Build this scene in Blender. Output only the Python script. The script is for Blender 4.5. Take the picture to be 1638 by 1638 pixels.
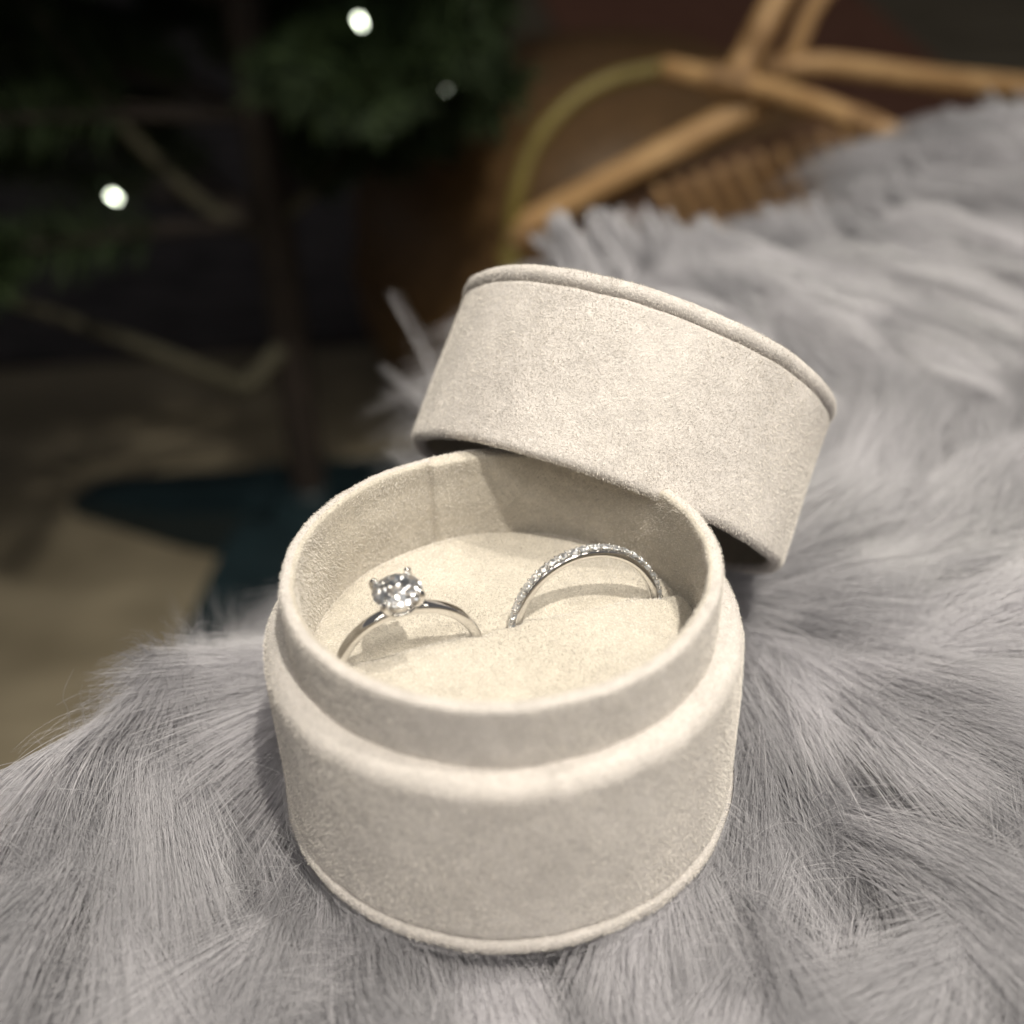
import bpy, bmesh, math
import numpy as np
from mathutils import Vector, Matrix

# ------------------------------------------------------------------ units
U = 0.01                      # everything below is written in centimetres
PI = math.pi
rng = np.random.default_rng(7)
scene = bpy.context.scene
for o in list(bpy.data.objects):
    bpy.data.objects.remove(o)
COL = scene.collection

# ------------------------------------------------------------------ camera
cam_data = bpy.data.cameras.new('camera')
cam = bpy.data.objects.new('camera', cam_data)
COL.objects.link(cam)
scene.camera = cam
Rwc = ((0.99894, -0.03434, -0.03074), (0.0446, 0.55198, 0.83266), (-0.01162, -0.83315, 0.55292))
m = Matrix(Rwc).transposed().to_4x4()
m.translation = Vector((0.0, -12.221 * U, 12.486 * U))
cam.matrix_world = m
cam_data.sensor_width = 36
cam_data.lens = 36 * 1900.2 / 1638
cam_data.clip_start = 0.005
cam_data.clip_end = 60
cam_data.dof.use_dof = True
cam_data.dof.focus_distance = 0.162
cam_data.dof.aperture_fstop = 10.5      # 4 mm pupil of the phone lens

# ------------------------------------------------------------------ light
world = bpy.data.worlds.new('World')
scene.world = world
world.use_nodes = True
bg = world.node_tree.nodes['Background']
bg.inputs['Color'].default_value = (1.0, 0.965, 0.955, 1)
bg.inputs['Strength'].default_value = 0.11


def aim(o, target):
    d = (Vector(target) - o.location)
    o.rotation_euler = d.to_track_quat('-Z', 'Y').to_euler()


def lamp(name, loc, target, size, power, color, spread=180):
    l = bpy.data.lights.new(name, 'AREA')
    l.shape = 'DISK'
    l.size = size * U
    l.energy = power
    l.color = color
    l.spread = math.radians(spread)
    o = bpy.data.objects.new(name, l)
    COL.objects.link(o)
    o.location = Vector(loc) * U
    aim(o, Vector(target) * U)
    return o


WARM = (1.0, 0.93, 0.80)
lamp('ceiling_or_fill_spot', (34, -56, 150), (2, 2, 0), 5, 2.45, WARM, 60)
lamp('ceiling_or_fill_spot', (44, 6, 150), (2, 2, 0), 5, 1.1, WARM, 60)
lamp('ceiling_or_fill_spot', (34, 36, 150), (2, 2, 0), 5, 0.5, WARM, 60)
for lx, ly, lp in ((-60, -50, .16), (-15, -95, .2), (30, -105, .2), (80, -70, .16), (-40, 10, .12), (10, -150, .16), (-70, -120, .12), (75, -140, .14), (100, 0, .12)):  # added fill spots, put in to give the diamonds sparkle
    lamp('ceiling_or_fill_spot', (lx, ly, 150), (2, 0, 0), 20, lp, WARM, 50)
lamp('ambient_fill', (10, -120, 130), (0, 0, 0), 150, 0.75, (1.0, 0.955, 0.94), 120)  # soft fill added in place of light bounced around the room

scene.view_settings.view_transform = 'Standard'
scene.view_settings.look = 'None'
scene.view_settings.exposure = 0.0
scene.view_settings.gamma = 1.0
scene.cycles.max_bounces = 10
scene.cycles.diffuse_bounces = 4
scene.cycles.glossy_bounces = 5
scene.cycles.transmission_bounces = 10
scene.cycles.caustics_reflective = False
scene.cycles.caustics_refractive = False
scene.cycles.sample_clamp_indirect = 25.0
scene.cycles.use_denoising = True


# ------------------------------------------------------------------ helpers
def tag(o, label=None, cat=None, group=None, kind=None):
    if label: o['label'] = label
    if cat: o['category'] = cat
    if group: o['group'] = group
    if kind: o['kind'] = kind
    return o


def empty(name, loc=(0, 0, 0), label=None, cat=None, group=None):
    o = bpy.data.objects.new(name, None)
    o.empty_display_size = 0.01
    COL.objects.link(o)
    o.location = Vector(loc) * U
    return tag(o, label, cat, group)


def mesh_obj(name, verts, faces, mat, parent=None, smooth=True):
    me = bpy.data.meshes.new(name)
    me.from_pydata([(v[0] * U, v[1] * U, v[2] * U) for v in verts], [], faces)
    if smooth:
        me.shade_smooth()
    me.materials.append(mat)
    me.update()
    o = bpy.data.objects.new(name, me)
    COL.objects.link(o)
    if parent: o.parent = parent
    return o


def lathe(profile, n=192, closed=False, rfun=None):
    """profile: list of (r, z). rfun(theta, r, z) may change r."""
    V, F = [], []
    m_ = len(profile)
    for i in range(n):
        a = 2 * PI * i / n
        for (r, z) in profile:
            if rfun: r = rfun(a, r, z)
            V.append((r * math.cos(a), r * math.sin(a), z))
    for i in range(n):
        j = (i + 1) % n
        for k in range(m_ - 1 + (1 if closed else 0)):
            k2 = (k + 1) % m_
            F.append((i * m_ + k, j * m_ + k, j * m_ + k2, i * m_ + k2))
    return V, F


def arc(cx, cz, r, a0, a1, n):
    return [(cx + r * math.cos(math.radians(a0 + (a1 - a0) * i / n)),
             cz + r * math.sin(math.radians(a0 + (a1 - a0) * i / n))) for i in range(n + 1)]


def tube(path, radii, n=12, closed=False, cap=True):
    P = [Vector(p) for p in path]
    if not hasattr(radii, '__len__'): radii = [radii] * len(P)
    V, F = [], []
    t = (P[1] - P[0]).normalized()
    ref = Vector((0, 0, 1)) if abs(t.z) < 0.9 else Vector((1, 0, 0))
    nrm = t.cross(ref).normalized()
    for i, p in enumerate(P):
        if closed:
            tt = (P[(i + 1) % len(P)] - P[i - 1]).normalized()
        else:
            tt = (P[min(i + 1, len(P) - 1)] - P[max(i - 1, 0)]).normalized()
        nrm = (nrm - tt * nrm.dot(tt)).normalized()
        b = tt.cross(nrm)
        for k in range(n):
            a = 2 * PI * k / n
            V.append(tuple(p + (nrm * math.cos(a) + b * math.sin(a)) * radii[i]))
    L = len(P)
    for i in range(L if closed else L - 1):
        j = (i + 1) % L
        for k in range(n):
            k2 = (k + 1) % n
            F.append((i * n + k, i * n + k2, j * n + k2, j * n + k))
    if cap and not closed:
        F.append(tuple(range(n))[::-1])
        F.append(tuple((L - 1) * n + k for k in range(n)))
    return V, F


def smooth_path(pts, per=8):
    P = [np.array(p, float) for p in pts]
    P = [2 * P[0] - P[1]] + P + [2 * P[-1] - P[-2]]
    out = []
    for i in range(1, len(P) - 2):
        for k in range(per):
            t = k / per
            a, b, c, d = P[i - 1], P[i], P[i + 1], P[i + 2]
            out.append(0.5 * ((2 * b) + (-a + c) * t + (2 * a - 5 * b + 4 * c - d) * t * t + (-a + 3 * b - 3 * c + d) * t ** 3))
    out.append(P[-2])
    return [tuple(p) for p in out]


def merge(parts):
    V, F = [], []
    for v, f in parts:
        o = len(V)
        V += list(v)
        F += [tuple(i + o for i in ff) for ff in f]
    return V, F


# ------------------------------------------------------------------ materials
class Mat:
    def __init__(s, name):
        s.m = bpy.data.materials.new(name)
        s.m.use_nodes = True
        s.nt = s.m.node_tree
        s.b = s.nt.nodes['Principled BSDF']
        s.tc = s.nt.nodes.new('ShaderNodeTexCoord')

    def set(s, **k):
        for a, v in k.items():
            s.b.inputs[a.replace('_', ' ')].default_value = v
        return s

    def noise(s, scale, detail=3, rough=0.5, stretch=(1, 1, 1), distort=0.0):
        mp = s.nt.nodes.new('ShaderNodeMapping')
        mp.inputs['Scale'].default_value = stretch
        s.nt.links.new(s.tc.outputs['Object'], mp.inputs['Vector'])
        n = s.nt.nodes.new('ShaderNodeTexNoise')
        n.inputs['Scale'].default_value = scale / U
        n.inputs['Detail'].default_value = detail
        n.inputs['Roughness'].default_value = rough
        n.inputs['Distortion'].default_value = distort
        s.nt.links.new(mp.outputs[0], n.inputs['Vector'])
        return n.outputs['Fac']

    def ramp(s, fac, stops):
        r = s.nt.nodes.new('ShaderNodeValToRGB')
        e = r.color_ramp.elements
        while len(e) < len(stops): e.new(0.5)
        for el, (p, c) in zip(e, stops):
            el.position = p
            el.color = (*c, 1)
        s.nt.links.new(fac, r.inputs['Fac'])
        return r.outputs['Color']

    def mix(s, a, b, fac, mode='MIX'):
        x = s.nt.nodes.new('ShaderNodeMix')
        x.data_type = 'RGBA'
        x.blend_type = mode
        for sock, v in ((x.inputs[0], fac), (x.inputs[6], a), (x.inputs[7], b)):
            if isinstance(v, bpy.types.NodeSocket): s.nt.links.new(v, sock)
            elif isinstance(v, tuple): sock.default_value = (*v, 1)
            else: sock.default_value = v
        return x.outputs[2]

    def color(s, sock):
        s.nt.links.new(sock, s.b.inputs['Base Color'])
        return s

    def bump(s, fac, dist, strength=1.0, prev=None):
        b = s.nt.nodes.new('ShaderNodeBump')
        b.inputs['Distance'].default_value = dist * U
        b.inputs['Strength'].default_value = strength
        s.nt.links.new(fac, b.inputs['Height'])
        if prev is not None: s.nt.links.new(prev, b.inputs['Normal'])
        s.nt.links.new(b.outputs[0], s.b.inputs['Normal'])
        return b.outputs[0]


def suede(name, base, k=1.0, dis=0.0):
    M = Mat(name)
    big = M.noise(1.1, 4, 0.6, (1, 1, 1.3), 0.6)
    mid = M.noise(5.5, 3, 0.6, (1, 1, 1), 0.8)
    fine = M.noise(30, 4, 0.75, (1, 1, 1), 0.2)
    lo = tuple(c * 0.86 for c in base)
    hi = tuple(min(1, c * 1.10) for c in base)
    c1 = M.ramp(big, [(0.38, lo), (0.64, hi)])
    c2 = M.ramp(mid, [(0.35, tuple(c * 0.84 for c in base)), (0.66, tuple(min(1, c * 1.10) for c in base))])
    c = M.mix(c1, c2, 0.5)
    f = M.ramp(fine, [(0.34, (0.45,) * 3), (0.64, (1, 1, 1))])
    c = M.mix(c, f, 0.45, 'MULTIPLY')
    M.color(c)
    n1 = M.bump(fine, 0.020 * k, 1.0)
    M.bump(mid, 0.03 * k, 0.5, n1)
    M.set(Roughness=0.95, Sheen_Weight=0.25, Sheen_Roughness=0.45, Specular_IOR_Level=0.15)
    M.b.inputs['Sheen Tint'].default_value = (1, 0.96, 0.9, 1)
    return M.m


SUEDE = suede('ivory_suede', (0.645, 0.608, 0.588))
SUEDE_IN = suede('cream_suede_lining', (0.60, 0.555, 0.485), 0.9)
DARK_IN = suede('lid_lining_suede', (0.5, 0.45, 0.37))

M = Mat('polished_white_gold')
M.set(Base_Color=(0.86, 0.85, 0.84, 1), Metallic=1.0, Roughness=0.07)
METAL = M.m

M = Mat('diamond')
M.set(Base_Color=(1, 1, 1, 1), Roughness=0.0, IOR=2.42, Transmission_Weight=1.0)
DIAMOND = M.m
_nt = DIAMOND.node_tree
_v = _nt.nodes.new('ShaderNodeTexVoronoi'); _v.inputs['Scale'].default_value = 7.0
_nt.links.new(M.tc.outputs['Object'], _v.inputs['Vector'])
_g = _nt.nodes.new('ShaderNodeNewGeometry')
_s = _nt.nodes.new('ShaderNodeVectorMath'); _s.operation = 'SUBTRACT'; _s.inputs[1].default_value = (0.5, 0.5, 0.5)
_nt.links.new(_v.outputs['Color'], _s.inputs[0])
_k = _nt.nodes.new('ShaderNodeVectorMath'); _k.operation = 'SCALE'; _k.inputs['Scale'].default_value = 1.5
_nt.links.new(_s.outputs[0], _k.inputs[0])
_a = _nt.nodes.new('ShaderNodeVectorMath'); _a.operation = 'ADD'
_nt.links.new(_k.outputs[0], _a.inputs[0]); _nt.links.new(_g.outputs['Normal'], _a.inputs[1])
_n = _nt.nodes.new('ShaderNodeVectorMath'); _n.operation = 'NORMALIZE'
_nt.links.new(_a.outputs[0], _n.inputs[0])
_gl = _nt.nodes.new('ShaderNodeBsdfGlossy'); _gl.inputs['Roughness'].default_value = 0.40
_nt.links.new(_n.outputs[0], _gl.inputs['Normal'])
_c = _nt.nodes.new('ShaderNodeMix'); _c.data_type = 'RGBA'
_c.inputs[6].default_value = (0.80, 0.88, 1.0, 1); _c.inputs[7].default_value = (1.0, 0.95, 0.90, 1)
_sp = _nt.nodes.new('ShaderNodeSeparateColor'); _nt.links.new(_v.outputs['Color'], _sp.inputs[0])
_nt.links.new(_sp.outputs[0], _c.inputs[0]); _nt.links.new(_c.outputs[2], _gl.inputs['Color'])
_mx = _nt.nodes.new('ShaderNodeMixShader'); _mx.inputs[0].default_value = 0.82
_nt.links.new(M.b.outputs[0], _mx.inputs[1]); _nt.links.new(_gl.outputs[0], _mx.inputs[2])
_nt.links.new(_mx.outputs[0], [n for n in _nt.nodes if n.type == 'OUTPUT_MATERIAL'][0].inputs['Surface'])


def hair_mat(name, c0, c1, rough=0.4, spec=0.5, trans=0.0):
    M = Mat(name)
    hi = M.nt.nodes.new('ShaderNodeAttribute'); hi.attribute_name = 'tone'
    c = M.ramp(hi.outputs['Fac'], [(0.0, c0), (1.0, c1)])
    M.color(c)
    M.set(Roughness=rough, Specular_IOR_Level=spec)
    if trans: M.set(Transmission_Weight=trans)
    return M.m


FUR = hair_mat('grey_faux_fur', (0.31, 0.31, 0.335), (0.72, 0.71, 0.75), 0.24, 1.0)
_t = FUR.node_tree
_tr = _t.nodes.new('ShaderNodeBsdfTranslucent'); _mm = _t.nodes.new('ShaderNodeMixShader'); _mm.inputs[0].default_value = 0.30
_pb = _t.nodes['Principled BSDF']
_t.links.new(_pb.inputs['Base Color'].links[0].from_socket, _tr.inputs['Color'])
_t.links.new(_pb.outputs[0], _mm.inputs[1]); _t.links.new(_tr.outputs[0], _mm.inputs[2])
_t.links.new(_mm.outputs[0], _t.nodes['Material Output'].inputs['Surface'])
NAP = hair_mat('suede_nap', (0.48, 0.45, 0.42), (0.86, 0.82, 0.77), 0.6, 0.3)
M = Mat('fur_backing')
M.color(M.ramp(M.noise(3, 3), [(0.3, (0.22, 0.215, 0.215)), (0.7, (0.34, 0.33, 0.33))])).set(Roughness=0.95)
BACKING = M.m


def curves_obj(name, P, R, mat, parent=None, tone=None):
    """P: (n, k, 3) in cm, R: (n, k) radius in cm"""
    n, k, _ = P.shape
    cu = bpy.data.hair_curves.new(name)
    cu.add_curves([k] * n)
    cu.attributes['position'].data.foreach_set('vector', (P * U).astype(np.float32).ravel())
    ra = cu.attributes.get('radius') or cu.attributes.new('radius', 'FLOAT', 'POINT')
    ra.data.foreach_set('value', (R * U).astype(np.float32).ravel())
    tn = cu.attributes.new('tone', 'FLOAT', 'CURVE')
    if tone is None: tone = np.random.default_rng(n).random(n)
    tn.data.foreach_set('value', np.asarray(tone, np.float32))
    cu.materials.append(mat)
    o = bpy.data.objects.new(name, cu)
    COL.objects.link(o)
    if parent: o.parent = parent
    return o


# ------------------------------------------------------------------ noise
def make_noise(seed, freq, n=10):
    r = np.random.default_rng(seed)
    ang = r.uniform(0, 2 * PI, n)
    f = freq * r.uniform(0.6, 1.6, n)
    ph = r.uniform(0, 2 * PI, n)
    return lambda x, y: sum(np.sin(x * (f[i] * math.cos(ang[i])) + y * (f[i] * math.sin(ang[i])) + ph[i]) for i in range(n)) / math.sqrt(n / 2)


# ------------------------------------------------------------------ fur throw: shape
EDGE = np.array(smooth_path([(-9.6, -22), (-9.2, -10), (-8.6, -3), (-8.0, -0.6), (-7.0, 1.8), (-6.3, 3.4), (-4.6, 4.3), (-1.6, 5.6), (0.6, 8.0), (1.2, 12.5),
                             (1.4, 17), (3.4, 20.6), (7.5, 22), (12.5, 24), (16, 30), (24, 34.5), (40, 38)], 6))
SEG = EDGE[1:] - EDGE[:-1]
LEN = np.linalg.norm(SEG, axis=1)


def edge_dist(x, y):
    """distance inside the edge (positive inside, on the right-hand side of the line), and outward normal"""
    x = np.asarray(x, float); y = np.asarray(y, float)
    best = np.full(x.shape, 1e9); nx = np.zeros(x.shape); ny = np.zeros(x.shape); sg = np.ones(x.shape)
    for (a, s, l) in zip(EDGE[:-1], SEG, LEN):
        t = np.clip(((x - a[0]) * s[0] + (y - a[1]) * s[1]) / l ** 2, 0, 1)
        dx = x - (a[0] + s[0] * t); dy = y - (a[1] + s[1] * t)
        d = np.hypot(dx, dy)
        m_ = d < best
        best = np.where(m_, d, best)
        side = (s[0] * (y - a[1]) - s[1] * (x - a[0])) < 0
        sg = np.where(m_, np.where(side, 1.0, -1.0), sg)
        nx = np.where(m_, -s[1] / l, nx); ny = np.where(m_, s[0] / l, ny)
    return best * sg, nx, ny


N1 = make_noise(3, 0.55); N2 = make_noise(4, 1.5); N3 = make_noise(5, 0.25)
RE = 2.6                       # rounding of the edge


def surf(x, y, e=None):
    if e is None: e = edge_dist(x, y)[0]
    z = -1.15 + 0.18 * N1(x, y) + 0.17 * N2(x, y)
    z = z + 0.9 * (1 / (1 + np.exp(-(np.hypot(x, y) - 7.5) / 1.2))) * (0.45 + 0.3 * N3(x, y))
    z = z + 1.5 * np.exp(-(((x + 5.4) / 1.4) ** 2 + ((y - 1.6) / 1.9) ** 2))
    z = z + 0.9 * np.exp(-(((x + 7.6) / 1.6) ** 2 + ((y + 1.4) / 1.6) ** 2))
    r = np.hypot(x, y)
    z = np.where(r < 3.3, -1.0 + (z + 1.0) * 0.2, z)
    ee = np.clip(e, 0, RE)
    z = z - (RE - np.sqrt(np.clip(RE * RE - (RE - ee) ** 2, 0, None)))
    return z


# backing of the throw
fur_root = empty('fur_throw', (0, 0, 0), 'fluffy pale grey faux-fur throw that the suede ring box and its lid stand on', 'fur throw')
nx_, ny_ = 110, 130
gx = np.linspace(-12, 44, nx_); gy = np.linspace(-22, 42, ny_)
X, Y = np.meshgrid(gx, gy, indexing='ij')
e, ex, ey = edge_dist(X, Y)
out = e < 0
Xc = np.where(out, X + ex * e, X); Yc = np.where(out, Y + ey * e, Y)
Z = surf(Xc, Yc, np.maximum(e, 0))
Z = np.where(out, Z - 0.0 + e * 0 - np.minimum(-e * 3.0, 41 + Z), Z)
V = np.stack([Xc, Yc, Z], -1).reshape(-1, 3)
F = []
for i in range(nx_ - 1):
    for j in range(ny_ - 1):
        F.append((i * ny_ + j, (i + 1) * ny_ + j, (i + 1) * ny_ + j + 1, i * ny_ + j + 1))
mesh_obj('backing', V.tolist(), F, BACKING, fur_root)

# combing of the pile: control directions (x, y, dx, dy)
COMB = np.array([
    (-8, -5, .0, -1), (-7, 0.5, .18, -1), (-6, 2.5, .25, -1), (-5, -1, .12, -1), (-4.2, 1.5, .15, -1), (-4.2, 4.8, -.4, .9), (-5.5, -5, -.12, -1), (-2, -6, .0, -1), (0, -4, .0, -1), (3, -5, -.05, -1), (5, -5, -.1, -1),
    (4.3, -1, -.10, -1), (5.8, -1, -.15, -1), (7.4, -2.6, -.6, -1), (8.6, -0.6, -.8, -.7), (8.4, 1.6, 1, .1), (9, 3.5, 1, .35), (9.5, 6, .8, .6), (4.6, 2.2, .0, -1), (6.6, 2.4, .9, .0),
    (5.5, 6, .35, .9), (8.5, 9, -.7, .7), (5, 10, -.5, .85), (-2.0, 9, -.75, .7), (-1, 14, -.6, .8), (3, 19, -.45, .9), (12, 14, -.8, .55),
    (9, 21, -.45, .9), (18, 26, -.55, .85), (14, 9, -.85, .55), (26, 32, -.5, .85), (-3.0, 6, -.8, .5)], float)


def comb(x, y):
    dx = np.zeros_like(x); dy = np.zeros_like(x)
    for (cx, cy, a, b) in COMB:
        w = 1 / (((x - cx) ** 2 + (y - cy) ** 2) + 0.6) ** 1.6
        l = math.hypot(a, b)
        dx += w * a / l; dy += w * b / l
    l = np.hypot(dx, dy) + 1e-9
    return dx / l, dy / l


# ------------------------------------------------------------------ lid pose (shared by the fur so strands lie round it)
LC = np.array([1.51, 3.79, 1.85]); LH = 2.50
az_, ti_ = math.radians(57.9), math.radians(45.7)
LA = np.array([math.sin(ti_) * math.cos(az_), math.sin(ti_) * math.sin(az_), math.cos(ti_)])
LU = np.cross(LA, [0, 0, 1.0]); LU /= np.linalg.norm(LU)
LV = np.cross(LA, LU)


def clump_cells(x, y, size, seed):
    """index and centre of the nearest jittered cell centre"""
    ci = np.floor(x / size).astype(int); cj = np.floor(y / size).astype(int)
    best = np.full(x.shape, 1e9); bx = np.zeros_like(x); by = np.zeros_like(x); bi = np.zeros(x.shape, int)
    r = np.random.default_rng(seed)
    T = r.random((4096, 6))
    for di in (-1, 0, 1):
        for dj in (-1, 0, 1):
            a = ci + di; b = cj + dj
            h = (a * 73856093 ^ b * 19349663) & 4095
            px = (a + T[h, 0]) * size; py = (b + T[h, 1]) * size
            d = (px - x) ** 2 + (py - y) ** 2
            m_ = d < best
            best = np.where(m_, d, best); bx = np.where(m_, px, bx); by = np.where(m_, py, by); bi = np.where(m_, h, bi)
    return bx, by, T[bi, 2:6] * 2 - 1


def strands(n, box, seed, K=9, rad=0.0042, length=(2.8, 4.4), stray=False, dens=None, lift=1.0):
    r = np.random.default_rng(seed)
    x = r.uniform(box[0], box[1], n); y = r.uniform(box[2], box[3], n)
    e, ex, ey = edge_dist(x, y)
    keep = (e > 0.0) & (np.hypot(x, y) > 1.6)
    # keep what the camera (or one a step aside) can see
    keep &= (x > -11 + 0 * y) & (x < 9.5 + 0.75 * (y + 6)) & (y > -9.5)
    if dens is not None: keep &= r.random(n) < dens(x, y)
    x, y, e, ex, ey = (v[keep] for v in (x, y, e, ex, ey))
    n = len(x)
    ax, ay, ar = clump_cells(x, y, 1.15, 11)
    bx, by, br = clump_cells(x, y, 0.40, 12)
    # clump centres follow lock centres
    dx, dy = comb(0.5 * (ax + bx), 0.5 * (ay + by))
    ang = np.arctan2(dy, dx) + 0.36 * ar[:, 0] + 0.16 * br[:, 0] + r.normal(0, 0.11 if not stray else 0.8, n)
    near_edge = np.clip(1 - e / 2.4, 0, 1)
    dx = np.cos(ang) + ex * near_edge * 0.4; dy = np.sin(ang) + ey * near_edge * 0.4
    L = r.uniform(*length, n) * (1 + 0.15 * br[:, 1])
    H = (0.95 + 0.60 * ar[:, 1] + 0.30 * br[:, 2] + r.normal(0, 0.06, n)) * lift * (1 + 0.35 * near_edge * (y > 14))
    if stray: H = H + np.abs(r.normal(0, 0.22, n)); L = L * r.uniform(0.25, 0.55, n)
    t = np.linspace(0, 1, K)[None, :]
    z0 = surf(x, y, e)
    run = 0.88 * L[:, None] * (0.35 * t + 0.65 * t ** 1.35)
    # start point offsets contract to the clump centre along the strand
    k1 = (0.85 * t ** 0.9) if not stray else (0.25 * t)
    k2 = 0.75 * t ** 1.2 if not stray else 0.1 * t
    ox = x[:, None] + (bx - x)[:, None] * k1 + (ax - bx)[:, None] * k2
    oy = y[:, None] + (by - y)[:, None] * k1 + (ay - by)[:, None] * k2
    bend = 0.55 * ar[:, 2] + 0.12 * br[:, 3]
    px = ox + dx[:, None] * run - dy[:, None] * bend[:, None] * t ** 2 * 0.9
    py = oy + dy[:, None] * run + dx[:, None] * bend[:, None] * t ** 2 * 0.9
    wob = r.uniform(0.008, 0.05, n)[:, None] * (2.0 if stray else 1)
    ph = r.uniform(0, 6.28, n)[:, None]; fr = r.uniform(4, 13, n)[:, None]
    w = wob * np.sin(fr * t + ph) * t ** 0.5
    px = px - dy[:, None] * w; py = py + dx[:, None] * w
    # the pile lies on the surface under it
    e2, nx2, ny2 = edge_dist(px[:, -1], py[:, -1])
    over = np.clip(-e2, 0, 5)[:, None]
    zs1 = surf(px[:, -1], py[:, -1], np.maximum(e2, 0.0))
    zs1 = np.where(e2 < 0, np.maximum(zs1, z0 - 1.2), zs1)
    zb = z0[:, None] * (1 - t) + np.maximum(zs1, z0 - 1.6)[:, None] * t
    hh = H[:, None] * (1.55 * t - 0.75 * t ** 2)
    pz = zb + hh - over * t ** 2 * 0.30 + 0.6 * w
    # stay out of the box
    rr = np.hypot(px, py)
    front = (py < 2.0)
    rmin = 3.18
    inside = (rr < rmin) & (pz > -0.12)
    s = np.where(inside, rmin / np.maximum(rr, 1e-3), 1)
    deep = rr < 2.9
    px = np.where(inside & ~deep, px * s, px); py = np.where(inside & ~deep, py * s, py)
    pz = np.where(inside & deep, -0.08, pz)
    close = np.clip(1 - (np.hypot(px, py) - 3.2) / 0.45, 0, 1) * np.clip((-py - 0.6) / 1.2, 0, 1)
    lim = np.where(r.random((n, 1)) < 0.10, 0.14, -0.03) + (1 - close) * 3
    pz = np.minimum(pz, lim)
    # stay out of the lid
    q = np.stack([px, py, pz], -1) - LC
    al = q @ LA; pr = q - al[..., None] * LA
    pd = np.linalg.norm(pr, axis=-1)
    m_ = (al > -0.2) & (al < LH + 0.35) & (pd < 3.32)
    down = LV if LV[2] < 0 else -LV
    push = np.where(m_, 3.32 / np.maximum(pd, 0.2), 1.0)
    deepl = m_ & (pd < 2.4)
    pr2 = pr * push[..., None]
    new = LC + al[..., None] * LA + pr2
    new = np.where(deepl[..., None], LC + al[..., None] * LA + down * 3.32, new)
    P = np.stack([px, py, pz], -1)
    P = np.where(m_[..., None], new, P)
    R = rad * (1 - 0.75 * t ** 2) * np.ones((n, 1))
    tone = np.clip((0.5 if not stray else 0.7) + 0.30 * ar[:, 3] + 0.22 * br[:, 1] + r.normal(0, 0.13, n), 0, 1)  # sheen and glints put into colour: tone varies by lock, strays lighter
    return P, R, tone


def near_d(x, y):
    d = np.hypot(x, y + 12)
    return np.clip((15.0 / d) ** 1.6, 0.12, 1.0)


P, R, tn_ = strands(560000, (-11, 16, -9.5, 13), 21, rad=0.0040, dens=near_d)
fur1 = curves_obj('fur_pile', P, R, FUR, fur_root, tn_); tag(fur1, kind='stuff')
P, R, tn_ = strands(170000, (-5, 36, 9, 38), 22, K=7, rad=0.010, length=(3.0, 4.8), lift=1.05)
fur2 = curves_obj('fur_pile', P, R, FUR, fur_root, tn_); tag(fur2, kind='stuff')
P, R, tn_ = strands(26000, (-11, 16, -9.5, 13), 23, rad=0.0026, dens=near_d, stray=True)
fur3 = curves_obj('stray_fibres', P, R, FUR, fur_root, tn_); tag(fur3, kind='stuff')


def bundle(path, n, r0, r1, seed, rad):
    """strands running together along a path and closing to a pointed tip"""
    r = np.random.default_rng(seed)
    path = np.asarray(path, float); K = len(path)
    t = np.linspace(0, 1, K)
    tg = path[-1] - path[0]; tg /= np.linalg.norm(tg)
    off = r.normal(0, 1, (n, 3)); off -= tg * (off @ tg)[:, None]
    off /= np.linalg.norm(off, axis=1, keepdims=True); off *= np.sqrt(r.random((n, 1)))
    off[:, 2] *= 0.6
    w = (r0 * (1 - t) ** 0.7 + r1 * t)[None, :, None]
    sh = r.uniform(-0.12, 0.10, n)
    idx = np.clip(t[None, :] + sh[:, None] * 1.0, 0, 1) * (K - 1)
    i0 = np.minimum(idx.astype(int), K - 2); fr = (idx - i0)[..., None]
    P = path[i0] * (1 - fr) + path[i0 + 1] * fr + off[:, None, :] * w
    P = P + np.cumsum(r.normal(0, 0.012, (n, K, 3)), axis=1) * 1.2
    R = rad * (1 - 0.8 * t[None, :] ** 2) * np.ones((n, 1))
    return P, R


TUFTS = [((-1.27, 10.6, 1.2), (-1.95, 11.2, 2.45), .17), ((-1.3, 9.3, .8), (-2.15, 9.6, 1.6), .12), 
         ((-0.9, 9.4, .5), (-1.5, 9.2, 1.0), .12), ((-1.5, 8.4, -.2), (-2.1, 8.4, .4), .12)]
_r = np.random.default_rng(31)
EDGE_TIPS = np.array([(1.8, 20, 1.0), (3.3, 20.5, .85), (4.9, 21, .75), (7.2, 22, -.15), (10.1, 23.6, -.3), (13.9, 27, -.2), (17, 32, .0), (24, 35.5, .3)])
for k in range(150):
    q = _r.random() ** 1.3 * 6.6; i_ = int(q); tip = EDGE_TIPS[i_] * (1 - q + i_) + EDGE_TIPS[i_ + 1] * (q - i_)
    tip = tip + np.array([_r.normal(0, .2), _r.normal(-.3, .5), _r.normal(-.45, .28)])
    l_ = _r.uniform(1.2, 2.8); d_ = np.array([_r.normal(-.32, .16), .8, _r.uniform(.25, .55)]); d_ /= np.linalg.norm(d_)
    TUFTS.append((tuple(tip - d_ * l_), tuple(tip), _r.uniform(.10, .26)))
PP, RR = [], []
rq = np.random.default_rng(77)
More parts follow.
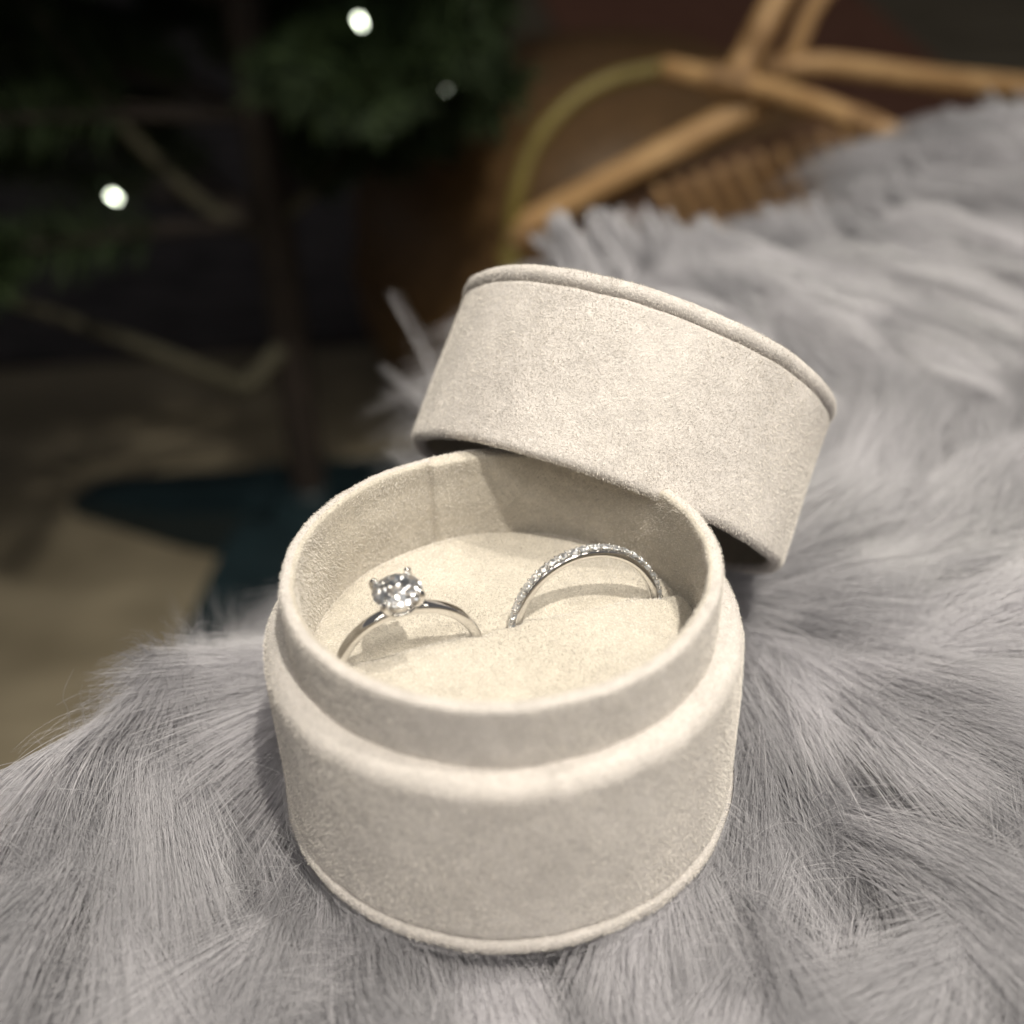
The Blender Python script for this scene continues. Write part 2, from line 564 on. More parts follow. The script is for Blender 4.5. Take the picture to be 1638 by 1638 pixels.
for k, (b, t_, w_) in enumerate(TUFTS):
    b = np.array(b); t_ = np.array(t_); dlt = t_ - b
    path = [b - dlt * 1.3 - np.array([0, 0, .5]), b - dlt * .6 - np.array([0, 0, .12]), b, b + dlt * .5 + np.array([0, 0, .05]), t_, t_ + dlt * .15]
    p_, r_ = bundle(smooth_path(path, 2), 46 if k > 3 else 12, w_ * (0.9 if k > 3 else 1.2), w_ * (0.30 if k > 3 else 0.7), k, 0.0062 if k > 3 else 0.0042)
    PP.append(p_); RR.append(r_)
tf = curves_obj('edge_tufts', np.concatenate(PP), np.concatenate(RR), FUR, fur_root); tag(tf, kind='stuff')
# ------------------------------------------------------------------ the box
RB, HS, RC, HR = 3.12, 2.83, 2.785, 3.69
box = empty('ring_box', (0, 0, 0), 'open round ivory suede ring box holding two diamond rings in its cushion', 'ring box')

wall = [(2.6, 0.02), (3.0, 0.24)] + arc(RB - 0.07, 0.31, 0.07, -90, 0, 5) + [(RB, 0.31 + (HS - 0.24 - 0.31) * i / 24) for i in range(1, 24)] \
    + arc(RB - 0.24, HS - 0.24, 0.24, 0, 90, 10) + [(2.78, HS - 0.005), (2.70, HS - 0.03), (2.70, 2.0)]
v, f = lathe(wall, 256)
mesh_obj('body', v, f, SUEDE, box)
v, f = lathe([(0.01, -0.02), (2.9, -0.02)] + arc(3.03, 0.115, 0.135, -100, 140, 14) + [(2.8, 0.2)], 256)
mesh_obj('base_piping', v, f, SUEDE, box)


def lining_step(a, r, z):
    return r


col_prof = [(RC, 2.55)] + [(RC, 2.6 + i * 0.1) for i in range(10)] + arc(RC - 0.07, HR - 0.07, 0.07, 0, 90, 6) + arc(RC - 0.13, HR - 0.06, 0.06, 90, 180, 6) + \
           [(RC - 0.19 + 0.01 * math.sin(i), HR - 0.14 - i * 0.13) for i in range(0, 12)]
SEAM = math.radians(111.0)


def seam_fun(a, r, z):
    if r < RC - 0.12:
        d = (a - SEAM + PI) % (2 * PI) - PI
        # the lining's overlapping end: a thin step that fades away round the wall
        if -1.2 < d < 0: r = r - 0.085 * max(0, 1 + d / 1.2)
        elif 0 <= d < 0.02: r = r - 0.085 * (1 - d / 0.02)
    return r


v, f = lathe(col_prof, 512, rfun=seam_fun)
co_ = mesh_obj('collar', v, f, SUEDE, box)
co_.data.materials.append(SUEDE_IN)
for p_ in co_.data.polygons:
    if math.hypot(p_.center.x, p_.center.y) / U < RC - 0.13: p_.material_index = 1

# cushion in two halves with a slit between them
SL_A = np.array([-2.14, -0.58]); SL_B = np.array([2.16, 0.66])
SD = (SL_B - SL_A) / np.linalg.norm(SL_B - SL_A); SN = np.array([-SD[1], SD[0]])
SO = (SL_A + SL_B) / 2
SO = SD * 0 + SN * float(SO @ SN)      # foot of the slit line nearest the axis
PADZ = 2.5
RING_S = [(-1.28, 0.98), (1.19, 1.06)]      # where each ring stands along the slit, half chord


def pad_half(sign):
    nu, nv = 150, 90
    RI = RC - 0.19
    V, F = [], []
    off = float(SN @ SO)
    for i in range(nu + 1):
        u = math.cos(PI * (1 - i / nu))             # -1..1
        for j in range(nv + 1):
            w = (j / nv) ** 1.8
            s = u * math.sqrt(RI ** 2 - off ** 2)
            far = math.sqrt(max(RI ** 2 - s ** 2, 0)) - off * sign
            far = max(far, 0.0)
            d = far * w
            p = SD * s + SN * (off + sign * d)
            rr = np.hypot(*p)
            z = PADZ - 0.02 + 0.11 * (1 - (rr / RI) ** 2) - 0.12 * math.exp(-((RI - rr) / 0.10))
            for (c, h) in RING_S:
                for e_ in (-1, 1):
                    z -= 0.055 * math.exp(-(((s - c - e_ * h) / 0.14) ** 2 + (d / 0.22) ** 2))
            if sign < 0:
                z += 0.05 - 0.30 * math.exp(-(d / 0.045) ** 1.4) - 0.05 * math.exp(-(d / 0.14) ** 1.5) + 0.012 * math.sin(5 * s)
            else:
                g = 0
                for (c, h) in RING_S:
                    q = (s - c) / h
                    g += math.exp(-(q * 1.15) ** 4)
                z -= 0.09 + 0.36 * math.exp(-(d / 0.07) ** 1.2)
                z -= g * (0.20 * math.exp(-((d - 0.26) / 0.15) ** 2) - 0.06 * math.exp(-((d - 0.10) / 0.06) ** 2))
            z += 0.010 * math.sin(3.1 * p[0] + 1.3 * p[1]) * math.cos(2.3 * p[1] - p[0])
            V.append((p[0], p[1], z))
    for i in range(nu):
        for j in range(nv):
            a = i * (nv + 1) + j
            q = (a, a + nv + 1, a + nv + 2, a + 1)
            F.append(q if sign > 0 else q[::-1])
    return V, F


for sgn in (1, -1):
    v, f = pad_half(sgn)
    mesh_obj('cushion', v, f, SUEDE_IN, box)

# ------------------------------------------------------------------ the lid
lid = empty('box_lid', (0, 0, 0), 'round ivory suede lid tipped back against the rear of the open ring box', 'lid')
lid.matrix_world = Matrix(((LU[0], LV[0], LA[0], LC[0] * U), (LU[1], LV[1], LA[1], LC[1] * U), (LU[2], LV[2], LA[2], LC[2] * U), (0, 0, 0, 1)))
sh = arc(RB - 0.11, 0.11, 0.11, -180, 0, 14) + [(RB, 0.11 + (LH - 0.18) * i / 24) for i in range(1, 24)] + arc(RB - 0.07, LH - 0.07, 0.07, 0, 90, 5) + [(2.9, LH + 0.02)]
v, f = lathe(sh, 256)
mesh_obj('wall', v, f, SUEDE, lid)
v, f = lathe([(2.90, 0.11), (2.90, 1.2), (2.90, LH - 0.2), (2.5, LH - 0.08), (0.01, LH - 0.08)], 128)
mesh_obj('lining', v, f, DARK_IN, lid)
v, f = lathe([(2.85, LH + 0.0)] + arc(RB - 0.09, LH + 0.135, 0.135, -140, 90, 14) + [(2.6, LH + 0.25), (0.01, LH + 0.25)], 256)
mesh_obj('top_panel', v, f, SUEDE, lid)


for o in list(COL.objects):
    if o.type == 'MESH' and o.parent in (box, lid) and o.name.split('.')[0] in ('body', 'base_piping', 'collar', 'wall', 'top_panel'):
        me = o.data; n_v = len(me.vertices)
        co = np.empty(n_v * 3, np.float32); me.vertices.foreach_get('co', co); co = co.reshape(-1, 3) / U
        a = np.arctan2(co[:, 1], co[:, 0]); z = co[:, 2]
        k_ = 1 + 0.0022 * np.sin(3 * a + 1.0) + 0.0016 * np.sin(7 * a + 2.2 * z) + 0.0010 * np.sin(17 * a - 3 * z) + 0.0008 * np.sin(31 * a + 5 * z)
        co[:, 0] *= k_; co[:, 1] *= k_
        co[:, 2] += 0.012 * np.sin(2 * a + 0.5) + 0.006 * np.sin(9 * a) + 0.003 * np.sin(23 * a + 1)
        me.vertices.foreach_set('co', (co * U).ravel()); me.update()


# short nap standing on the suede: what makes the edges fuzzy
def nap_on(o, n, seed, length=0.030, rad=0.0025, zsel=None):
    me = o.data
    me.calc_loop_triangles()
    nv = len(me.vertices)
    co = np.empty(nv * 3, np.float32); me.vertices.foreach_get('co', co); co = co.reshape(-1, 3) / U
    nt = len(me.loop_triangles)
    ti = np.empty(nt * 3, np.int32); me.loop_triangles.foreach_get('vertices', ti); ti = ti.reshape(-1, 3)
    A, B, C = co[ti[:, 0]], co[ti[:, 1]], co[ti[:, 2]]
    N = np.cross(B - A, C - A); ar = np.linalg.norm(N, axis=1) + 1e-12
    N = N / ar[:, None]
    if zsel is not None: ar = ar * zsel((A + B + C) / 3)
    r = np.random.default_rng(seed)
    k = r.choice(nt, n, p=ar / ar.sum())
    u = r.random(n); w = r.random(n); sw = u + w > 1; u[sw] = 1 - u[sw]; w[sw] = 1 - w[sw]
    p = A[k] + (B - A)[k] * u[:, None] + (C - A)[k] * w[:, None]
    nn = N[k]
    # the nap leans in patches
    tdir = np.stack([np.sin(1.9 * p[:, 1] + 2.1 * p[:, 2]), np.sin(2.3 * p[:, 0] - 1.2 * p[:, 2] + 1), np.sin(1.7 * p[:, 0] + 2.2 * p[:, 1] + 2) - 0.3], 1)
    d = nn * r.uniform(0.2, 0.8, (n, 1)) + 0.65 * tdir + r.normal(0, 0.35, (n, 3))
    dn = (d * nn).sum(1, keepdims=True)
    d = d + nn * np.maximum(0.25 - dn, 0)
    d /= np.linalg.norm(d, axis=1, keepdims=True)
    L = length * r.uniform(0.5, 1.25, (n, 1))
    P = np.stack([p - nn * 0.004, p + d * L * 0.5, p + d * L - np.array([0, 0, 1.0]) * L * 0.1 + nn * 0], 1)
    R = np.tile(np.array([rad, rad * 0.9, rad * 0.4]), (n, 1))
    c = curves_obj('nap', P, R, NAP, o)
    tag(c, kind='stuff')
    return c


NAPS = [('cushion', 20000), ('body', 70000), ('base_piping', 14000), ('collar', 55000), ('wall', 70000), ('top_panel', 16000)]
for o in list(COL.objects):
    for nm, cnt in NAPS:
        if o.name.split('.')[0] == nm and o.parent in (box, lid):
            zs = None
            if nm == 'top_panel': zs = lambda c: (np.hypot(c[:, 0], c[:, 1]) > 2.7).astype(float)
            if nm == 'base_piping': zs = lambda c: (c[:, 2] > 0.0).astype(float)
            nap_on(o, int(cnt * 1.3), len(nm), zsel=zs)


# ------------------------------------------------------------------ rings
def band_mesh(R, hw, ht, n=160, m_=20, p=3.2, wfun=None):
    """ring in the x-z plane; hw half width (along y), ht half thickness"""
    V, F = [], []
    for i in range(n):
        a = 2 * PI * i / n
        k = wfun(a) if wfun else 1
        for j in range(m_):
            b = 2 * PI * j / m_
            cx, cy = math.cos(b), math.sin(b)
            q = (abs(cx) ** p + abs(cy) ** p) ** (-1 / p)
            rr = R + ht * q * cx
            V.append((rr * math.cos(a), hw * k * q * cy, rr * math.sin(a)))
    for i in range(n):
        for j in range(m_):
            j2 = (j + 1) % m_; i2 = (i + 1) % n
            F.append((i * m_ + j, i * m_ + j2, i2 * m_ + j2, i2 * m_ + j))
    return V, F


def brilliant():
    bm = bmesh.new()
    pts = []
    for k in range(8):
        a = k * PI / 4
        pts.append((0.56 * math.cos(a), 0.56 * math.sin(a), 0.335))
        a2 = a + PI / 8
        pts.append((0.79 * math.cos(a2), 0.79 * math.sin(a2), 0.205))
        pts.append((0.42 * math.cos(a), 0.42 * math.sin(a), -0.525))
    for k in range(16):
        a = k * PI / 8
        pts.append((math.cos(a), math.sin(a), 0.02)); pts.append((math.cos(a), math.sin(a), -0.02))
    pts.append((0, 0, -0.86))
    for p in pts: bm.verts.new(p)
    bmesh.ops.convex_hull(bm, input=bm.verts)
    bmesh.ops.dissolve_limit(bm, angle_limit=0.01, verts=bm.verts, edges=bm.edges)
    me = bpy.data.meshes.new('brilliant')
    bm.to_mesh(me); bm.free()
    me.materials.append(DIAMOND)
    return me


GEM = brilliant()


def gem(name, parent, pos, zaxis, r, spin=0.0):
    o = bpy.data.objects.new(name, GEM)
    COL.objects.link(o)
    o.parent = parent
    z = Vector(zaxis).normalized()
    q = z.to_track_quat('Z', 'Y')
    mt = q.to_matrix().to_4x4() @ Matrix.Rotation(spin, 4, 'Z') @ Matrix.Diagonal((r * U, r * U, r * U, 1))
    mt.translation = Vector(pos) * U
    o.matrix_local = mt
    return o


slit_ang = math.atan2(SD[1], SD[0])


def ring_root(name, s, zc, lean, yaw, label, roll=0.0):
    p = SO + SD * s
    o = empty(name, (0, 0, 0), label, 'ring')
    mt = Matrix.Translation(Vector((p[0], p[1], zc)) * U) @ Matrix.Rotation(slit_ang + yaw, 4, 'Z') @ Matrix.Rotation(lean, 4, 'X') @ Matrix.Rotation(roll, 4, 'Y')
    o.matrix_world = mt
    return o


# solitaire
sol = ring_root('solitaire_ring', -1.28, PADZ - 0.17, math.radians(5), 0.0,
                'polished white metal ring with one large round diamond in a four-prong setting', math.radians(-4))
v, f = band_mesh(0.93, 0.082, 0.072, wfun=lambda a: 1.0)
mesh_obj('band', v, f, METAL, sol)
gz = 1.255
GR = 0.318
gem('diamond', sol, (0, 0, gz), (0, 0, 1), GR, 0.2)
for k in range(4):
    a = PI / 4 + k * PI / 2 + 0.1
    c, s_ = math.cos(a), math.sin(a)
    z0 = 0.93 + 0.05
    path = smooth_path([(0.03 * c, 0.03 * s_, z0), (0.14 * c, 0.14 * s_, z0 + 0.13), (0.27 * c, 0.27 * s_, gz - 0.13), (0.345 * c, 0.345 * s_, gz), (0.335 * c, 0.335 * s_, gz + 0.055), (0.285 * c, 0.285 * s_, gz + 0.095)], 5)
    nn = len(path)
    v, f = tube(path, [0.045 - 0.005 * i / nn if i < nn * 0.8 else 0.043 - 0.018 * ((i / nn - 0.8) / 0.2) ** 2 for i in range(nn)], 12)
    mesh_obj('prong', v, f, METAL, sol)
v, f = tube([(0.225 * math.cos(t), 0.225 * math.sin(t), gz - 0.20) for t in np.linspace(0, 2 * PI, 48, endpoint=False)], 0.028, 10, closed=True)
mesh_obj('gallery_rail', v, f, METAL, sol)
v, f = lathe([(0.02, 0.95), (0.10, 0.955), (0.13, 1.03), (0.155, 1.09), (0.13, 1.11), (0.08, 1.06), (0.02, 1.05)], 40)
mesh_obj('setting_cup', v, f, METAL, sol)

# pave band
pav = ring_root('pave_ring', 1.19, PADZ - 0.15, math.radians(-6), 0.02,
                'slim white metal band set with a row of small diamonds along its outside')
PR = 1.0
v, f = band_mesh(PR, 0.068, 0.062)
mesh_obj('band', v, f, METAL, pav)
ns = 25
bead = []
sr = 0.072
for k in range(ns):
    a = PI / 2 + (k - (ns - 1) / 2) * (2 * sr * 1.06) / (PR + 0.075)
    c, s_ = math.cos(a), math.sin(a)
    rr = PR + 0.092
    gem('diamond', pav, (rr * c, 0, rr * s_), (c, 0, s_), sr, k * 0.7)
    a2 = a + sr * 1.06 / (PR + 0.075)
    for y_ in (-0.047, 0.047):
        q = (rr + 0.004)
        cc = (q * math.cos(a2), y_, q * math.sin(a2))
        V_, F_ = [], []
        bm = bmesh.new(); bmesh.ops.create_icosphere(bm, subdivisions=1, radius=0.027)
        bead.append(([(p.co.x + cc[0], p.co.y + cc[1], p.co.z + cc[2]) for p in bm.verts], [tuple(x.index for x in ff.verts) for ff in bm.faces]))
        bm.free()
v, f = merge(bead)
tag(mesh_obj('bead_prongs', v, f, METAL, pav), kind='stuff')

# ------------------------------------------------------------------ room behind: floor, tree, chair, pouf
FZ = -42.0
M = Mat('floor_boards_tan')
c = M.ramp(M.noise(0.05, 4, 0.6, (1, 2.5, 1), 0.5), [(0.35, (0.15, 0.125, 0.082)), (0.65, (0.27, 0.23, 0.16))])
M.color(c).set(Roughness=0.75)
mesh_obj_floor = mesh_obj('floor', [(-500, -200, FZ), (500, -200, FZ), (500, 700, FZ), (-500, 700, FZ)], [(0, 1, 2, 3)], M.m, None, False)
tag(mesh_obj_floor, kind='structure')
M = Mat('dark_wall_paint')
M.color(M.ramp(M.noise(0.02, 3), [(0.3, (0.035, 0.030, 0.026)), (0.7, (0.055, 0.045, 0.038))])).set(Roughness=0.8)
w_ = mesh_obj('wall', [(-500, 420, FZ), (500, 420, FZ), (500, 420, 230), (-500, 420, 230)], [(0, 1, 2, 3)], M.m, None, False)
tag(w_, kind='structure')

# tree
BARK = Mat('brown_bark'); BARK.color(BARK.ramp(BARK.noise(1.5, 4, 0.7, (1, 1, .3)), [(0.3, (0.010, 0.007, 0.006)), (0.7, (0.035, 0.024, 0.018))])).set(Roughness=0.8)
TWIG = Mat('olive_wrapped_branch'); TWIG.color(TWIG.ramp(TWIG.noise(2, 3), [(0.3, (0.04, 0.037, 0.022)), (0.7, (0.095, 0.086, 0.055))])).set(Roughness=0.8)
STAND = Mat('dark_teal_painted_metal'); STAND.color(STAND.ramp(STAND.noise(0.4, 3), [(0.3, (0.004, 0.012, 0.016)), (0.7, (0.008, 0.022, 0.028))])).set(Roughness=0.5)
NEEDLE = hair_mat('green_needles', (0.010, 0.020, 0.010), (0.055, 0.085, 0.032), 0.6, 0.3)
tree = empty('christmas_tree', (-14.5, 66, FZ), 'dark green Christmas tree with bare lower trunk behind the fur throw', 'Christmas tree')
T0 = np.array([-14.5, 66, FZ])
v, f = tube(smooth_path([(0, 0, 3), (0.1, 0, 15), (0.3, 0, 30), (0.3, 0, 48), (0.2, 0, 80), (0, 0, 110)], 6), 1.35, 16)
mesh_obj('trunk', v, f, BARK.m, tree)
# stand: hub and three sloping feet
v, f = lathe([(0.1, 6), (1.7, 6), (1.9, 5.6), (2.2, 4), (3.0, 3.0), (3.0, 1.5), (0.1, 1.5)], 32)
hub = mesh_obj('stand_hub', v, f, STAND.m, tree)


def foot(ang, L):
    c, s_ = math.cos(ang), math.sin(ang)
    V = []
    for (d, w, h0, h1) in ((1.5, 4.0, 0.5, 5.5), (L * 0.5, 3.6, 0.3, 3.2), (L, 2.0, 0, 1.3), (L + 1.4, 0.9, 0, 0.5)):
        for (sw, z) in ((-1, h0), (1, h0), (1, h1), (-1, h1)):
            V.append((c * d - s_ * w * sw, s_ * d + c * w * sw, z))
    F = []
    for i in range(3):
        for k in range(4):
            k2 = (k + 1) % 4
            F.append((i * 4 + k, i * 4 + k2, i * 4 + 4 + k2, i * 4 + 4 + k))
    F += [(0, 3, 2, 1), (12, 13, 14, 15)]
    return V, F


for a, L in ((math.radians(158), 22), (math.radians(-116), 15), (math.radians(40), 18)):
    v, f = foot(a, L)
    mesh_obj('stand_foot', v, f, STAND.m, tree, False)

needP = []
rt = np.random.default_rng(5)


def branch(pts, r0, r1, needles=0, nl=1.6, bare=0.0, mat=None):
    path = smooth_path(pts, 8)
    n = len(path)
    v, f = tube(path, [r0 + (r1 - r0) * i / n for i in range(n)], 8)
    mesh_obj('branch', v, f, mat or TWIG.m, tree)
    if needles:
        A = np.array(path)
        t = rt.uniform(bare, 0.999, needles) * (n - 1)
        i = t.astype(int); fr = (t - i)[:, None]
        p = A[i] * (1 - fr) + A[np.minimum(i + 1, n - 1)] * fr
        tg = A[np.minimum(i + 1, n - 1)] - A[i]; tg /= np.linalg.norm(tg, axis=1, keepdims=True) + 1e-9
        d = rt.normal(0, 1, (needles, 3)); d -= tg * (d * tg).sum(1, keepdims=True); d /= np.linalg.norm(d, axis=1, keepdims=True)
        d = d * 0.85 + tg * 0.5
        # side sprigs
        L = nl * rt.uniform(0.7, 1.3, (needles, 1))
        needP.append(np.stack([p, p + d * L * 0.5, p + d * L + np.array([0, 0, -0.1])], 1))


# arms seen against the dark: big left arm, small right arm, drooping lower arm
branch([(0.2, 0, 26), (-3.5, -1, 28.2), (-7, -1.5, 32.5), (-10, -2, 38), (-14, -3, 46)], 0.55, 0.3, 500, 2.0, 0.6)
branch([(0.4, 0, 27), (3, -1, 29), (6, -2, 32.5), (9, -3, 36)], 0.45, 0.25, 500, 2.0, 0.35)
branch([(0.2, 0, 18.5), (-1.8, -2, 16.8), (-3.2, -3, 16.4), (-7, -4, 19), (-12, -4, 21.5), (-20, -4, 25)], 0.75, 0.35)
# leafy arms: main stems with sprigs in tiers, spread through the crown
for tier in range(-1, 7):
    z = 34 + tier * 7.0
    nb = 13
    for k in range(nb):
        a = 2 * PI * k / nb + tier * 0.37 + rt.uniform(-0.15, 0.15)
        L = (44 - tier * 3.6) * rt.uniform(0.8, 1.05)
        dx, dy = math.cos(a), math.sin(a)
        if dy < -0.75 and L > 30: L = 30
        if tier < 4 and dy < -0.2 and abs(dx) < 0.62: continue
        if tier < 0 and dy < 0 and dx > -0.6: continue
        if dx > 0.1: L = min(L, 13 + tier * 3)
        rise = rt.uniform(2, 9)
        stem = [(0.5 * dx, 0.5 * dy, z), (dx * L * 0.35, dy * L * 0.35, z + rise * 0.6), (dx * L * 0.7, dy * L * 0.7, z + rise), (dx * L, dy * L, z + rise * 0.8 - 1)]
        branch(stem, 0.35, 0.12, 520, 2.4, 0.2, BARK.m)
        S = np.array(smooth_path(stem, 8))
        for q in range(9):
            tq = 0.38 + 0.6 * q / 9
            b = S[int(tq * (len(S) - 1))]
            sa = a + (1 if q % 2 else -1) * rt.uniform(0.5, 0.9)
            sl = rt.uniform(6, 11) * (1.2 - 0.5 * tq)
            e_ = b + np.array([math.cos(sa) * sl, math.sin(sa) * sl, rt.uniform(-1.5, 3)])
            nnn = 240
            t = rt.uniform(0, 1, nnn)[:, None]
            p = b * (1 - t) + e_ * t
            tg = (e_ - b) / np.linalg.norm(e_ - b)
            d = rt.normal(0, 1, (nnn, 3)); d -= tg * (d @ tg)[:, None]; d /= np.linalg.norm(d, axis=1, keepdims=True)
            d = d * 0.85 + tg * 0.5
            Ln = 2.0 * rt.uniform(0.7, 1.3, (nnn, 1))
            needP.append(np.stack([p, p + d * Ln * 0.5, p + d * Ln], 1))
NP_ = np.concatenate(needP)
Rn = np.tile(np.array([0.075, 0.07, 0.03]), (len(NP_), 1))
ndl = curves_obj('needles', NP_, Rn, NEEDLE, tree); tag(ndl, kind='stuff')

# fairy lights
LITB = bpy.data.materials.new('warm_white_led'); LITB.use_nodes = True
nt = LITB.node_tree; nt.nodes.clear()
em = nt.nodes.new('ShaderNodeEmission'); ou = nt.nodes.new('ShaderNodeOutputMaterial')
em.inputs['Color'].default_value = (0.93, 1.0, 0.80, 1); em.inputs['Strength'].default_value = 13
nt.links.new(em.outputs[0], ou.inputs['Surface'])
WIRE = Mat('green_wire'); WIRE.color(WIRE.ramp(WIRE.noise(3), [(0.3, (0.01, 0.03, 0.012)), (0.7, (0.02, 0.05, 0.02))])).set(Roughness=0.5)
for (x, y, z, r_, lab) in ((-6.1, 54, -0.2, 0.17, 'tiny lit fairy light high on the tree, right of the trunk'),
                           (-19.9, 51, -8.0, 0.16, 'tiny lit fairy light hanging low on the left of the tree'),
                           (-1.7, 51, -3.2, 0.025, 'faint fairy light at the right edge of the tree needles'),
                           (-5.5, 60, -7.5, 0.10, 'unseen bulb added deep in the needles to light those right of the trunk')):  # last bulb is added only to light the needles around it
    b_ = empty('fairy_light', (x, y, z), lab, 'fairy light', 'fairy lights on the Christmas tree')
    b_.rotation_euler = (0.3, -0.35 if x > -10 else -0.7, 0)
    v, f = lathe([(0.001, -r_ * 2.3), (r_ * 0.5, -r_ * 1.9), (r_ * 0.75, 0), (r_ * 0.6, r_ * 1.3), (0.001, r_ * 1.6)], 16)
    mesh_obj('bulb', v, f, LITB, b_)
    v, f = tube([(0, 0, r_ * 1.1), (0, 0, r_ * 3), (0.3, 0.3, r_ * 5)], r_ * 0.6, 8)
    mesh_obj('socket', v, f, WIRE.m, b_)

# rattan chair
RAT = Mat('honey_rattan'); RAT.color(RAT.ramp(RAT.noise(0.5, 4, 0.6, (1, 1, 1)), [(0.3, (0.42, 0.24, 0.10)), (0.7, (0.66, 0.42, 0.20))])).set(Roughness=0.45)
RAT_SHADED = Mat('olive_shaded_rattan'); RAT_SHADED.color(RAT_SHADED.ramp(RAT_SHADED.noise(0.5, 4, 0.6), [(0.3, (0.17, 0.13, 0.03)), (0.7, (0.30, 0.24, 0.07))])).set(Roughness=0.5)  # darker olive copy of the rattan: shade on the left painted in
chair = empty('rattan_chair', (14, 66, FZ), 'honey coloured rattan chair with a round hoop and slatted side behind the fur throw', 'chair')
CO = np.array([14, 66, FZ])


def cpart(name, pts, r, mat, per=8, k=12):
    v, f = tube(smooth_path([tuple(np.array(p) - CO) for p in pts], per), r, k)
    return mesh_obj(name, v, f, mat, chair)


cpart('hoop', [(1.55, 61, -15.8), (2.0, 61, -12.5), (3.2, 62, -9.6), (5.4, 63, -7.4), (8.2, 64, -6.2), (11.5, 64, -5.6)], 0.52, RAT_SHADED.m)
cpart('hoop', [(11.5, 64, -5.6), (14.8, 62, -6.0), (18.0, 60, -6.4), (22.0, 57, -7.4), (25.8, 55, -9.0), (28.5, 53, -11.8)], 0.68, RAT.m)
cpart('leg', [(1.55, 61, -15.8), (1.4, 61, -20), (1.2, 61, -30), (1.2, 61, FZ + 0.3)], 0.75, RAT_SHADED.m)
cpart('leg', [(28.5, 53, -11.8), (29.2, 53, -20), (29.4, 53, FZ + 0.3)], 0.8, RAT.m)
cpart('seat_rail', [(2.0, 61, -14.6), (8, 61, -11.5), (14, 61.5, -8.8), (17.4, 62, -7.4)], 0.88, RAT.m)
cpart('lower_rail', [(4.5, 60, -17.5), (13, 60, -17.2), (20, 59, -15.8), (25, 57, -13.5)], 0.75, RAT.m)
for k in range(13):
    t = k / 12
    top = np.array([7 + 15 * t, 60.6, -12.9 + 4.2 * t]); bot = np.array([9.5 + 15 * t, 60.2, -17.4 + 3.0 * t])
    if k > 2:
        cpart('slat', [tuple(top), tuple((top + bot) / 2 + np.array([0.2, 0, 0])), tuple(bot)], 0.24, RAT.m, 3, 6)
PAN = Mat('brown_cane_webbing'); PAN.color(PAN.ramp(PAN.noise(1.2, 4, 0.7), [(0.3, (0.06, 0.03, 0.014)), (0.7, (0.16, 0.08, 0.04))])).set(Roughness=0.7)
pv = [(5.0, 62.2, -13.5), (22.5, 62.2, -8.2), (26, 60.8, -12.8), (7, 60.8, -18.0)]
pv += [(a, b + 0.4, c) for a, b, c in pv]
mesh_obj('cane_panel', [tuple(np.array(p) - CO) for p in pv], [(0, 1, 2, 3), (7, 6, 5, 4), (0, 4, 5, 1), (1, 5, 6, 2), (2, 6, 7, 3), (3, 7, 4, 0)], PAN.m, chair, False)
cpart('back_post', [(15.8, 63, -6.2), (17.6, 64.5, -3.5), (20.6, 67, 0.8), (24, 69, 6)], 0.9, RAT.m)
cpart('back_post', [(19.8, 66, -6.0), (21.5, 67, -2.6), (24.8, 68, 0.4), (30, 70, 2.6)], 0.6, RAT.m)
cpart('arm_rail', [(17, 66, -6.6), (22, 66, -6.3), (29, 66, -7.4), (38, 66, -8.6), (46, 66, -10)], 0.75, RAT.m)
cpart('cross_rail', [(23, 60, -10.5), (28, 60, -11.3), (33, 62, -11.5)], 0.8, RAT.m)

# wrapped bindings where the canes meet, and nodes along them
BIND = Mat('cane_binding'); BIND.color(BIND.ramp(BIND.noise(2.0, 3), [(0.3, (0.22, 0.12, 0.05)), (0.7, (0.40, 0.24, 0.11))])).set(Roughness=0.5)
for (a_, b_, rr_) in (((14.2, 62.3, -5.95), (16.4, 61.0, -6.2), .95), ((2.0, 61.1, -15.2), (3.4, 61, -14.0), 1.05), ((21.5, 57.2, -7.3), (23.0, 56.4, -7.8), .85), ((17.6, 66, -6.55), (19.6, 66, -6.4), .95), ((16.6, 63.6, -5.2), (17.4, 64.3, -3.9), 1.0)):
    a_ = np.array(a_) - CO; b_ = np.array(b_) - CO
    tt_ = np.linspace(0, 1, 25)
    v, f = tube([tuple(a_ + (b_ - a_) * q) for q in tt_], [rr_ * (1 + 0.06 * math.sin(q * 2 * PI * 6)) for q in tt_], 14)
    mesh_obj('binding', v, f, BIND.m, chair)

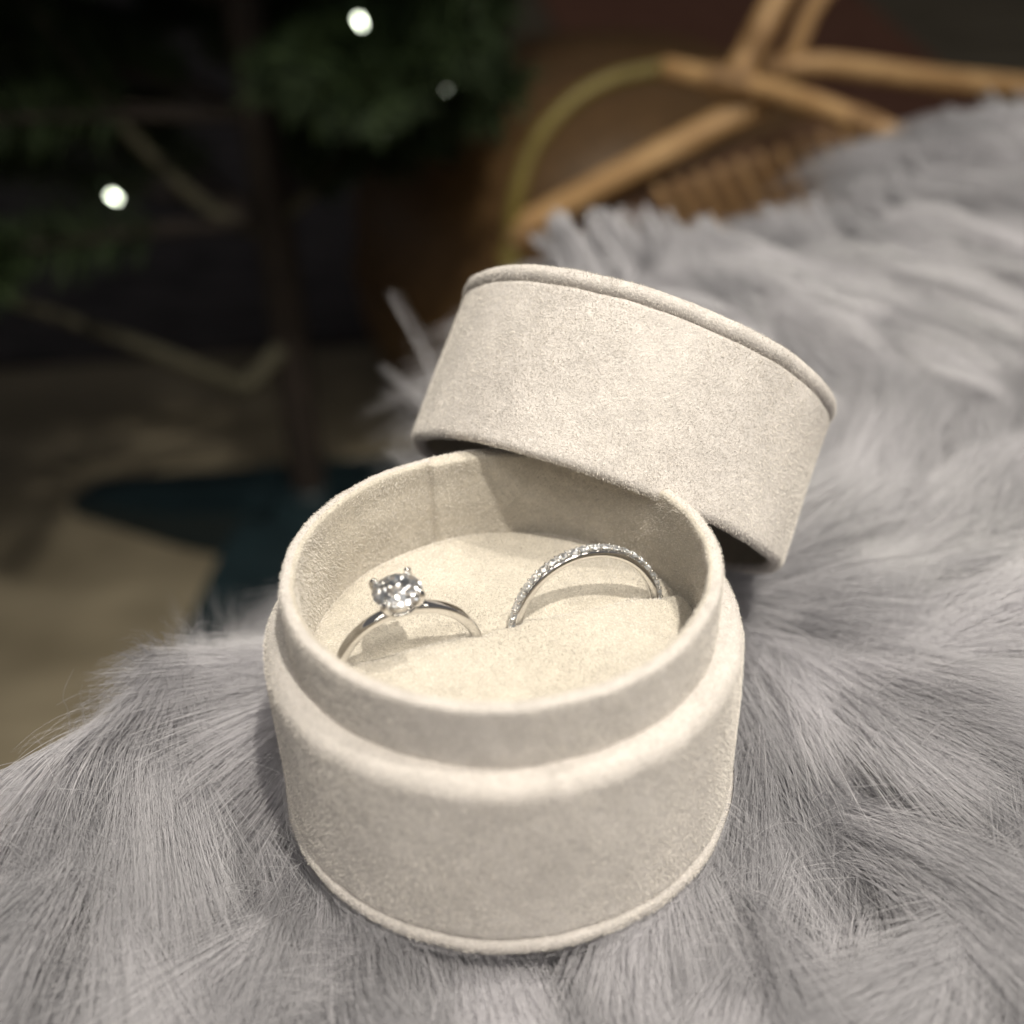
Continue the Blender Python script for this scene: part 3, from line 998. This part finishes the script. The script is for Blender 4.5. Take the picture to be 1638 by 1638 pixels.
# pouf
LEA = Mat('brown_leather'); n_ = LEA.noise(1.2, 5, 0.6)
LEA.color(LEA.ramp(n_, [(0.3, (0.10, 0.056, 0.022)), (0.7, (0.19, 0.105, 0.042))])).set(Roughness=0.45); LEA.bump(n_, 0.1, 0.4)
pouf = empty('leather_pouf', (10, 92, FZ), 'round brown leather pouf behind the rattan chair', 'pouf')
v, f = lathe([(0.1, 0.3), (16, 0.3), (20, 3), (22, 11), (21.5, 20), (18, 27.5), (10, 31), (0.1, 32)], 64)
mesh_obj('cover', v, f, LEA.m, pouf)
v, f = tube([(21.9 * math.cos(t), 21.9 * math.sin(t), 14) for t in np.linspace(0, 2 * PI, 96, endpoint=False)], 0.5, 8, closed=True)
mesh_obj('seam_piping', v, f, LEA.m, pouf)
RUG = Mat('rust_rug'); RUG.color(RUG.ramp(RUG.noise(0.3, 4, 0.7), [(0.3, (0.24, 0.10, 0.06)), (0.7, (0.38, 0.18, 0.115))])).set(Roughness=0.95)
v, f = [], []
rug = mesh_obj('rug', [(20, 150, FZ + 0.9), (80, 150, FZ + 0.9), (90, 330, FZ + 0.9), (15, 330, FZ + 0.9), (19.5, 149.5, FZ + 0.1), (80.5, 149.5, FZ + 0.1), (90.5, 330.5, FZ + 0.1), (14.5, 330.5, FZ + 0.1)],
               [(0, 1, 2, 3), (4, 5, 1, 0), (5, 6, 2, 1), (6, 7, 3, 2), (7, 4, 0, 3)], RUG.m, None, False)
tag(rug, 'reddish brown rug lying on the floor far behind the rattan chair', 'rug')

DK = Mat('charcoal_tree_shade'); DK.color(DK.ramp(DK.noise(0.12, 4, 0.65, (1, 2, 1)), [(0.3, (0.016, 0.014, 0.017)), (0.7, (0.08, 0.07, 0.072))])).set(Roughness=0.95)  # dark sheet over the floor: the shade under the tree painted in
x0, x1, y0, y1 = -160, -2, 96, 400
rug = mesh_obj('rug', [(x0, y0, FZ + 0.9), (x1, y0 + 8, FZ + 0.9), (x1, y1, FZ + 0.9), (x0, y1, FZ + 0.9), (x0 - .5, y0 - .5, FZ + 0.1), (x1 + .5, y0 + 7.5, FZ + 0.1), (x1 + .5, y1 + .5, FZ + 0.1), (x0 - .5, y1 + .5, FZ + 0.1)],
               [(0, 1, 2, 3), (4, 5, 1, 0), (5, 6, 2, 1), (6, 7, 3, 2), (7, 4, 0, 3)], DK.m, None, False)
tag(rug, 'dark charcoal sheet laid as painted tree shade on the floor behind the Christmas tree stand', 'rug')
